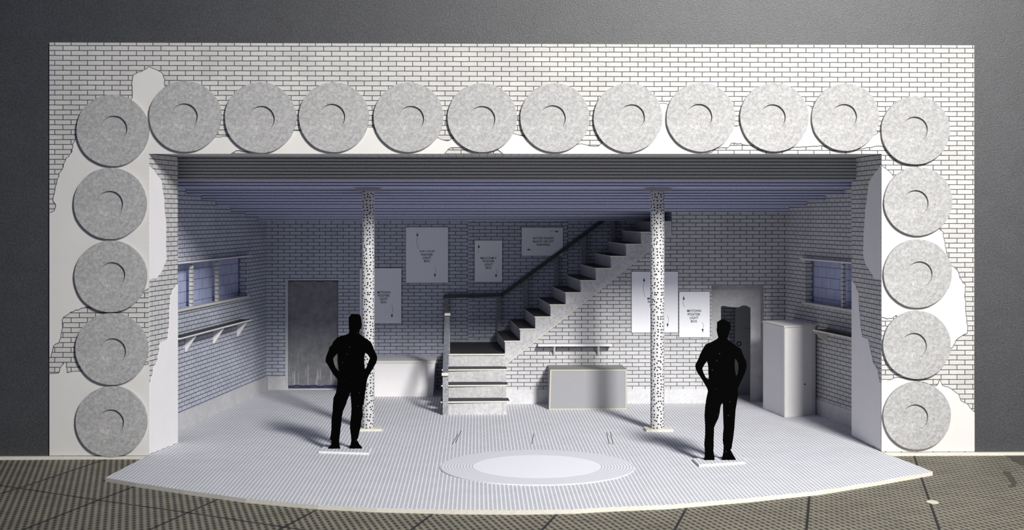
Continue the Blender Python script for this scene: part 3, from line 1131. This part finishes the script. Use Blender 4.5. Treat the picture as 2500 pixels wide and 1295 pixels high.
# ============================================================ posters
def arrow(m, fr, tip, tail, bend, off):
    """printed leader: solid head and a thin curved broken shaft"""
    t, q = Vector(tip), Vector(tail)
    d_ = (t - q).normalized()
    s_ = Vector((-d_.y, d_.x))
    hl, hw = 0.062, 0.017
    b_ = t - d_ * hl
    pts_ = []
    for k in range(9):
        f_ = k / 8
        p_ = b_.lerp(q, f_) + s_ * bend * math.sin(f_ * math.pi)
        pts_.append(p_)
    lft = [tuple(p_ + s_ * 0.002) for p_ in pts_]
    rgt = [tuple(p_ - s_ * 0.002) for p_ in pts_]
    m.prism(fr, [tuple(t), tuple(b_ + s_ * hw)] + lft + rgt[::-1] + [tuple(b_ - s_ * hw)], 0, off)


POS = [
    (YD, (878, 655, 980, 790), ['MOTOWN', 'POSTER', 'LIGHT', 'BOX'], 937, 714.5, 7.9, 31.5, 5.6, 'white MOTOWN POSTER LIGHT BOX sheet half hidden by the column, on the deeper wall', ((905, 673), (908, 712)), ((957, 777), (956, 745))),
    (YD + 0.0, (991, 555.5, 1094, 691), ['JOE LOUIS', 'POSTER', 'LIGHT', 'BOX'], 1042.5, 614.5, 7.8, 36.5, 5.6, 'large upright white poster hanging highest on the deeper wall, four lines of lettering', ((1018.5, 568), (1022, 609)), ((1062, 678), (1061, 651))),
    (YD - 0.013, (1159, 587.5, 1226, 689), ['MALCOLM X', 'POSTER', 'LIGHT', 'BOX'], 1193, 630.5, 7.9, 39, 5.6, 'small upright white poster on the deeper wall, between the two other high posters', ((1168.5, 597), (1170, 620)), ((1211, 679), (1211, 660))),
    (YD - 0.013, (1273.5, 556, 1374.5, 625), ['ACTOR PLACED', 'BLACK VELVET', 'PAINTING'], 1326.5, 582, 8.0, 52, 5.6, 'wide white sheet lettered for a velvet painting, above the stair handrail', ((1365, 565.5), (1340, 567.5)), ((1285, 610.5), (1300, 609))),
    (YN, (1542, 663.5, 1655, 812.5), ['MOTOWN', 'POSTER', 'LIGHT', 'BOX'], 1597.5, 729.5, 8.4, 34, 6, 'tall white poster on the nearer wall, crossed by the dotted column', ((1572, 678), (1575, 726)), ((1630, 800), (1629, 770))),
    (YN, (1658, 712.5, 1732.5, 824), ['MOTOWN', 'POSTER', 'LIGHT', 'BOX'], 1694.5, 759.5, 8.5, 34, 6, 'smaller white poster between the tall poster and the doorway', ((1668.5, 723), (1672, 750)), ((1716, 813), (1714, 787))),
]
for (yy, (x0, y0, x1, y1), lines, tcx, tcy, pit, wd, cap, lb, ar1, ar2) in POS:
    fr = yfr(yy)
    a, b = fr.px(x0, y1), fr.px(x1, y0)
    pc = fr.w((a[0] + b[0]) / 2, a[1], 0)
    p = empty('poster', pc, lb, 'poster', 'white lettered posters on the brick')
    m = MB()
    m.prism(fr, [(a[0], a[1]), (b[0], a[1]), (b[0], b[1]), (a[0], b[1])], 0.0005, 0.016)
    sh = m.build('sheet', PSTR, p)
    m = MB()
    w_ = 0.007
    m.prism(fr, [[(a[0] - w_, a[1] - w_), (b[0] + w_, a[1] - w_), (b[0] + w_, b[1] + w_), (a[0] - w_, b[1] + w_)], [(a[0], a[1]), (b[0], a[1]), (b[0], b[1]), (a[0], b[1])]], 0.0005, 0.009)
    m.build('border_line', LINE, p)
    fr2 = yfr(yy - 0.0165)
    k_ = (fr2.px(1001, 600)[0] - fr2.px(1000, 600)[0])
    import re as _re
    full = wd
    for q, tx in enumerate(lines):
        c = fr2.px(tcx, tcy + q * pit)
        rel = {'MOTOWN': 1.0, 'POSTER': 0.92, 'LIGHT': 0.63, 'BOX': 0.46, 'JOE LOUIS': 1.0, 'MALCOLM X': 1.0, 'ACTOR PLACED': 1.0, 'BLACK VELVET': 0.96, 'PAINTING': 0.63}[tx]
        base = wd if tx in ('MOTOWN', 'JOE LOUIS', 'MALCOLM X', 'ACTOR PLACED', 'BLACK VELVET', 'PAINTING') else (wd if lines[0] == 'MOTOWN' else 31.5)
        text_part('lettering', tx, fr2, c[0], c[1], cap * k_, p, 0.0012, base * rel * k_)
    for ar in (ar1, ar2):
        m = MB()
        arrow(m, fr2, fr2.px(*ar[0]), fr2.px(*ar[1]), 0.02, 0.0015)
        m.build('printed_arrow', INK, p)

# ============================================================ wall shelves
def bracket(m, fr, u, w_, v, depth, height):
    """triangular gusset standing off the wall frame at u"""
    o = fr.w(u, 0, 0)
    f2 = Fr(o, fr.n, fr.v, fr.u)
    m.prism(f2, [(0.002, v), (depth, v), (depth, v - 0.012), (0.02, v - height), (0.002, v - height)], -w_ / 2, w_ / 2)


# under the wider window
sd = 0.19
u0, v0 = FL.px(441, 823.5, sd)
u1, v1 = FL.px(614.8, 781.7, sd)
sv = (v0 + v1) / 2
sh = empty('wall_shelf', FL.w((u0 + u1) / 2, sv, 0), 'long narrow shelf with black top and three white brackets under the wider window', 'shelf')
m = MB()
m.prism(Fr(FL.w(0, sv, 0), FL.u, FL.n, Z), [(u0, 0.003), (u1, 0.003), (u1, sd), (u0, sd)], -0.022, 0, 0, 1)
m.build('shelf_board', [TREAD, WHITE], sh)
for (wx, wy) in ((452, 850), (521, 831), (579, 811)):
    m = MB()
    u = FL.px(wx, wy)[0]
    bracket(m, FL, u, 0.03, sv - 0.0225, 0.17, 0.25)
    m.build('bracket', WHITE, sh)
# on the nearer wall beside the stair
a, b = yfr(YN - 0.18).px(1314, 842), yfr(YN - 0.18).px(1493, 843)
sh = empty('wall_shelf', (a[0] / 2 + b[0] / 2, YN, a[1]), 'white shelf on two thin brackets on the brick above the grey counter', 'shelf')
m = MB()
m.box(a[0], b[0], YN - 0.18, YN - 0.003, a[1] - 0.03, a[1], 0)
m.build('shelf_board', WHITE, sh)
for wx in (1353, 1460):
    m = MB()
    bracket(m, FS, FS.px(wx, 850)[0], 0.03, a[1] - 0.031, 0.15, 0.16)
    m.build('bracket', WHITE, sh)
# on the wall beside the cabinet
sd = 0.24
u0, v0 = FR.px(1984, 804, sd)
u1, v1 = FR.px(2078, 825, sd)
sv = (v0 + v1) / 2
sh = empty('wall_shelf', FR.w(u0 - 0.5, sv, 0), 'shelf with black top and pale edge under the window beside the tall cabinet', 'shelf')
m = MB()
m.prism(Fr(FR.w(0, sv, 0), FR.u, FR.n, Z), [(0.95, 0.003), (u0, 0.003), (u0, sd), (0.95, sd)], -0.024, 0, 0, 1)
m.build('shelf_board', [TREAD, CREAM], sh)
for uu in (FR.px(2019, 830)[0], 1.6):
    m = MB()
    bracket(m, FR, uu, 0.03, sv - 0.0245, 0.21, 0.17)
    m.build('bracket', CREAM, sh)

# ============================================================ boxes
# tall cabinet
A = onz(1916.5, 1020)
B = onz(1863, 998)
Cc = onz(1996, 1012.5)
Dp = B + (Cc - A)
hgt = CAMH - (797 - HZ) / F * (A - CAM).dot(Vector((math.sin(YAW), math.cos(YAW), 0)))
cab = empty('cabinet', ((A.x + Dp.x) / 2, (A.y + Dp.y) / 2, 0), 'tall plain white card cabinet standing in the corner by the doorway', 'cabinet')
ffp = Fr((0, 0, 0), (1, 0, 0), (0, 1, 0), Z)
m = MB()
cb = A.lerp(Cc, 0.55) + Vector((0.0, -0.012, 0))
cc2 = A.lerp(Cc, 0.82) + Vector((0.0, -0.004, 0))
lim = along(Rw0, Rw1, Dp.y).x - 0.02
m.prism(ffp, [(A.x, A.y), (cb.x, cb.y), (cc2.x, cc2.y), (Cc.x - 0.03, Cc.y), (min(Dp.x, lim), Dp.y), (B.x, B.y)], 0.001, hgt - 0.022)
m.build('cabinet_body', WHITE, cab)
m = MB()
m.prism(ffp, [(A.x - 0.02, A.y - 0.03), (Cc.x - 0.015, Cc.y - 0.035), (min(Dp.x, lim) + 0.0, Dp.y - 0.0), (B.x - 0.015, B.y + 0.0)], hgt - 0.022, hgt + 0.006, 0, 1)
m.build('cabinet_top', [WHITE, CREAM], cab)
m = MB()
d_ = (Cc - A).normalized()
m.beam(A + Vector((-0.004, -0.004, 0.004)), A + Vector((-0.004, -0.004, hgt - 0.025)), 0.018, 0.018, up=d_)
m.build('card_corner', CREAM, cab)
m = MB()
cf = Fr(A, Cc - A, Z, Vector((d_.y, -d_.x, 0)))
hx, hz_ = cf.px(1965, 939, 0.014)
m.prism(cf, [(hx + 0.011 * math.cos(a), hz_ + 0.011 * math.sin(a)) for a in [k * math.pi / 6 for k in range(12)]], 0.0, 0.018)
m.build('pin_mark', INK, cab)
# grey counter under the shelf
a = onz(1340, 1001)
b = onz(1530, 1001)
yk = a.y
za = yfr(yk).px(1343, 903)[1]
xt0, xt1 = yfr(yk).px(1343, 903)[0], yfr(yk).px(1528, 903)[0]
ctn = empty('counter', ((a.x + b.x) / 2, (yk + YN) / 2, 0), 'low grey box counter with cream edges under the white wall shelf', 'counter')
m = MB()
fk = yfr(yk)
m.prism(fk, [(a.x, 0.001), (b.x, 0.001), (b.x + 0.01, 0.02), (xt1 + 0.01, za - 0.02), (xt0, za - 0.02), (a.x + 0.012, 0.02)], -(YN - 0.02 - yk), 0)
m.build('counter_body', GREYB, ctn)
m = MB()
m.box(xt0 - 0.005, xt1 + 0.012, yk - 0.004, YN - 0.02, za - 0.0195, za - 0.001)
m.build('counter_top', mat_paper('grey_top_card', (0.24, 0.25, 0.245)), ctn)
m = MB()
ol = [(a.x, 0.001), (b.x, 0.001), (xt1 + 0.01, za - 0.002), (xt0, za - 0.002)]
il = [(a.x + 0.022, 0.018), (b.x - 0.018, 0.018), (xt1 - 0.008, za - 0.02), (xt0 + 0.022, za - 0.02)]
m.prism(fk, [ol, il], 0.0005, 0.006)
m.build('cream_edge', mat_paper('yellowed_edge', (0.50, 0.49, 0.38)), ctn)
# white bench box by the deeper wall
a = onz(858, 969.5)
b = onz(1057.5, 967.5)
yk = a.y
zt_ = yfr(yk).px(1060, 881)[1]
bn = empty('bench', ((a.x + b.x) / 2, (yk + YD) / 2, 0), 'low white box bench against the deeper wall beside the stair', 'bench')
fk = yfr(yk)
m = MB()
xr1 = fk.px(1062, 884)[0]
m.prism(fk, [(a.x, 0.001), (b.x, 0.001), (xr1, zt_ - 0.045), (a.x, zt_ - 0.045)], -(YD - 0.02 - yk), 0)
m.build('bench_body', WHITE, bn)
m = MB()
m.prism(Fr((0, 0, zt_ - 0.022), (1, 0, 0), (0, 1, 0), Z), [(a.x - 0.01, yk - 0.012), (xr1 + 0.015, yk - 0.012), (xr1 + 0.02, YD - 0.015), (a.x - 0.01, YD - 0.015)], -0.0225, 0.02, 0, 1)
m.build('bench_top', [WHITE, CREAM], bn)

# ============================================================ round mat
mc = onz(1311, 1141)
e0, e1 = onz(1075, 1141), onz(1547, 1141)
R = (e1 - e0).length / 2
ri = (onz(1465, 1138) - onz(1155, 1138)).length / 2
mt = empty('round_mat', (mc.x, mc.y, 0), 'pale round mat with fine concentric rings and a plain centre on the stage floor', 'mat')
m = MB()
o_ = [(mc.x + R * math.cos(a), mc.y + R * math.sin(a)) for a in [2 * math.pi * k / 96 for k in range(96)]]
i_ = [(mc.x + ri * math.cos(a), mc.y + ri * math.sin(a)) for a in [2 * math.pi * k / 96 for k in range(96)]]
m.prism(ffp, [o_, i_], 0.0005, 0.012)
m.build('ringed_border', RINGS, mt)
m = MB()
m.prism(ffp, i_, 0.0005, 0.0125)
m.build('plain_centre', MATC, mt)

# ============================================================ figures
F1 = [(335, 92), (358, 95), (380, 96), (405, 100), (413, 120), (417, 150), (420, 185), (416, 205), (405, 225), (400, 240), (400, 255), (412, 268), (440, 288), (470, 308), (495, 325), (505, 345), (515, 375), (532, 410), (545, 440), (549, 465), (540, 500), (520, 535), (500, 570), (482, 600), (470, 625), (462, 650), (458, 690), (452, 725), (445, 770), (440, 800), (438, 835), (428, 855), (424, 900), (430, 935), (420, 970), (415, 1010), (410, 1040), (400, 1075), (393, 1110), (388, 1130), (378, 1140), (390, 1160), (400, 1180), (420, 1200), (422, 1214), (318, 1214), (316, 1200), (328, 1180), (333, 1140), (330, 1100), (322, 1040), (325, 990), (332, 930), (335, 880), (332, 830), (328, 780), (328, 745), (322, 750), (310, 785), (300, 810), (290, 840), (278, 870), (262, 910), (255, 945), (250, 1000), (243, 1050), (238, 1100), (232, 1140), (232, 1170), (238, 1200), (240, 1214), (140, 1214), (145, 1200), (165, 1180), (168, 1145), (155, 1135), (165, 1080), (168, 1040), (168, 980), (178, 900), (180, 850), (185, 790), (205, 750), (215, 700), (220, 640), (205, 620), (180, 590), (160, 555), (140, 520), (120, 490), (120, 465), (130, 430), (145, 395), (150, 370), (172, 350), (185, 320), (215, 290), (240, 278), (280, 268), (310, 255), (318, 240), (313, 215), (312, 170), (312, 120)]
H1 = [[(218, 420), (200, 440), (180, 465), (190, 510), (205, 545), (228, 570), (225, 520), (220, 480), (222, 450)], [(450, 415), (440, 450), (440, 500), (445, 550), (455, 545), (470, 510), (480, 480), (488, 460), (470, 430)]]
F2 = [(345, 65), (375, 75), (400, 90), (410, 110), (408, 140), (400, 170), (392, 200), (385, 225), (395, 240), (430, 262), (470, 290), (495, 310), (505, 340), (520, 375), (538, 410), (540, 455), (530, 490), (510, 540), (485, 590), (468, 630), (470, 680), (460, 740), (450, 800), (445, 870), (440, 950), (432, 1020), (422, 1080), (418, 1115), (408, 1122), (425, 1155), (440, 1180), (452, 1200), (450, 1207), (340, 1207), (345, 1180), (352, 1150), (355, 1100), (348, 1050), (350, 1000), (355, 950), (352, 870), (350, 800), (350, 760), (342, 745), (330, 765), (325, 790), (320, 830), (310, 870), (290, 910), (275, 945), (275, 985), (272, 1040), (273, 1090), (270, 1130), (278, 1180), (280, 1207), (195, 1207), (200, 1190), (203, 1140), (198, 1080), (205, 1000), (205, 930), (200, 850), (205, 780), (215, 710), (228, 650), (220, 625), (200, 590), (170, 540), (145, 505), (128, 470), (125, 440), (150, 390), (165, 350), (185, 310), (210, 270), (250, 255), (300, 228), (312, 215), (305, 190), (298, 155), (302, 130), (302, 90), (325, 75)]
H2 = [[(218, 405), (200, 430), (180, 465), (190, 500), (210, 540), (235, 555), (232, 500), (230, 450), (225, 420)], [(445, 385), (442, 430), (445, 480), (455, 530), (470, 510), (475, 470), (475, 430), (462, 400)]]
for (o_f, hs, ox, oy, sc, feet, bq, lb) in (
        (F1, H1, 760, 740, 3.41, 1096, [(777.6, 1102), (901, 1106), (905, 1090), (795, 1086)], 'flat black card cut-out of a standing person, hands on hips, in front of the column'),
        (F2, H2, 1660, 760, 3.32, 1124, [(1706.7, 1135), (1818, 1128), (1815, 1113), (1690, 1120)], 'flat black card cut-out of a standing person, hands on hips, in front of the doorway')):
    bz_ = 0.03
    ft_ = onz(ox + 250 / sc, feet, bz_)
    fr = yfr(ft_.y)
    conv = lambda p: fr.px(ox + p[0] / sc, oy + p[1] / sc)
    bot = conv((250, 1214))[1]
    out = [conv(p) for p in o_f]
    out = [(u, max(v, bz_ + 0.001)) for u, v in out]
    root = empty('person', (ft_.x, ft_.y, 0), lb, 'person', 'black figure cut-outs')
    m = MB()
    m.prism(fr, [out] + [[conv(p) for p in h] for h in hs], -0.012, 0.012)
    m.build('silhouette', BLACK, root)
    q = [onz(x, y, bz_) for x, y in bq]
    m = MB()
    m.prism(ffp, [(p.x, p.y) for p in q], 0.0008, bz_, 0, 1)
    m.build('base', [FLOOR, WHITE], root)
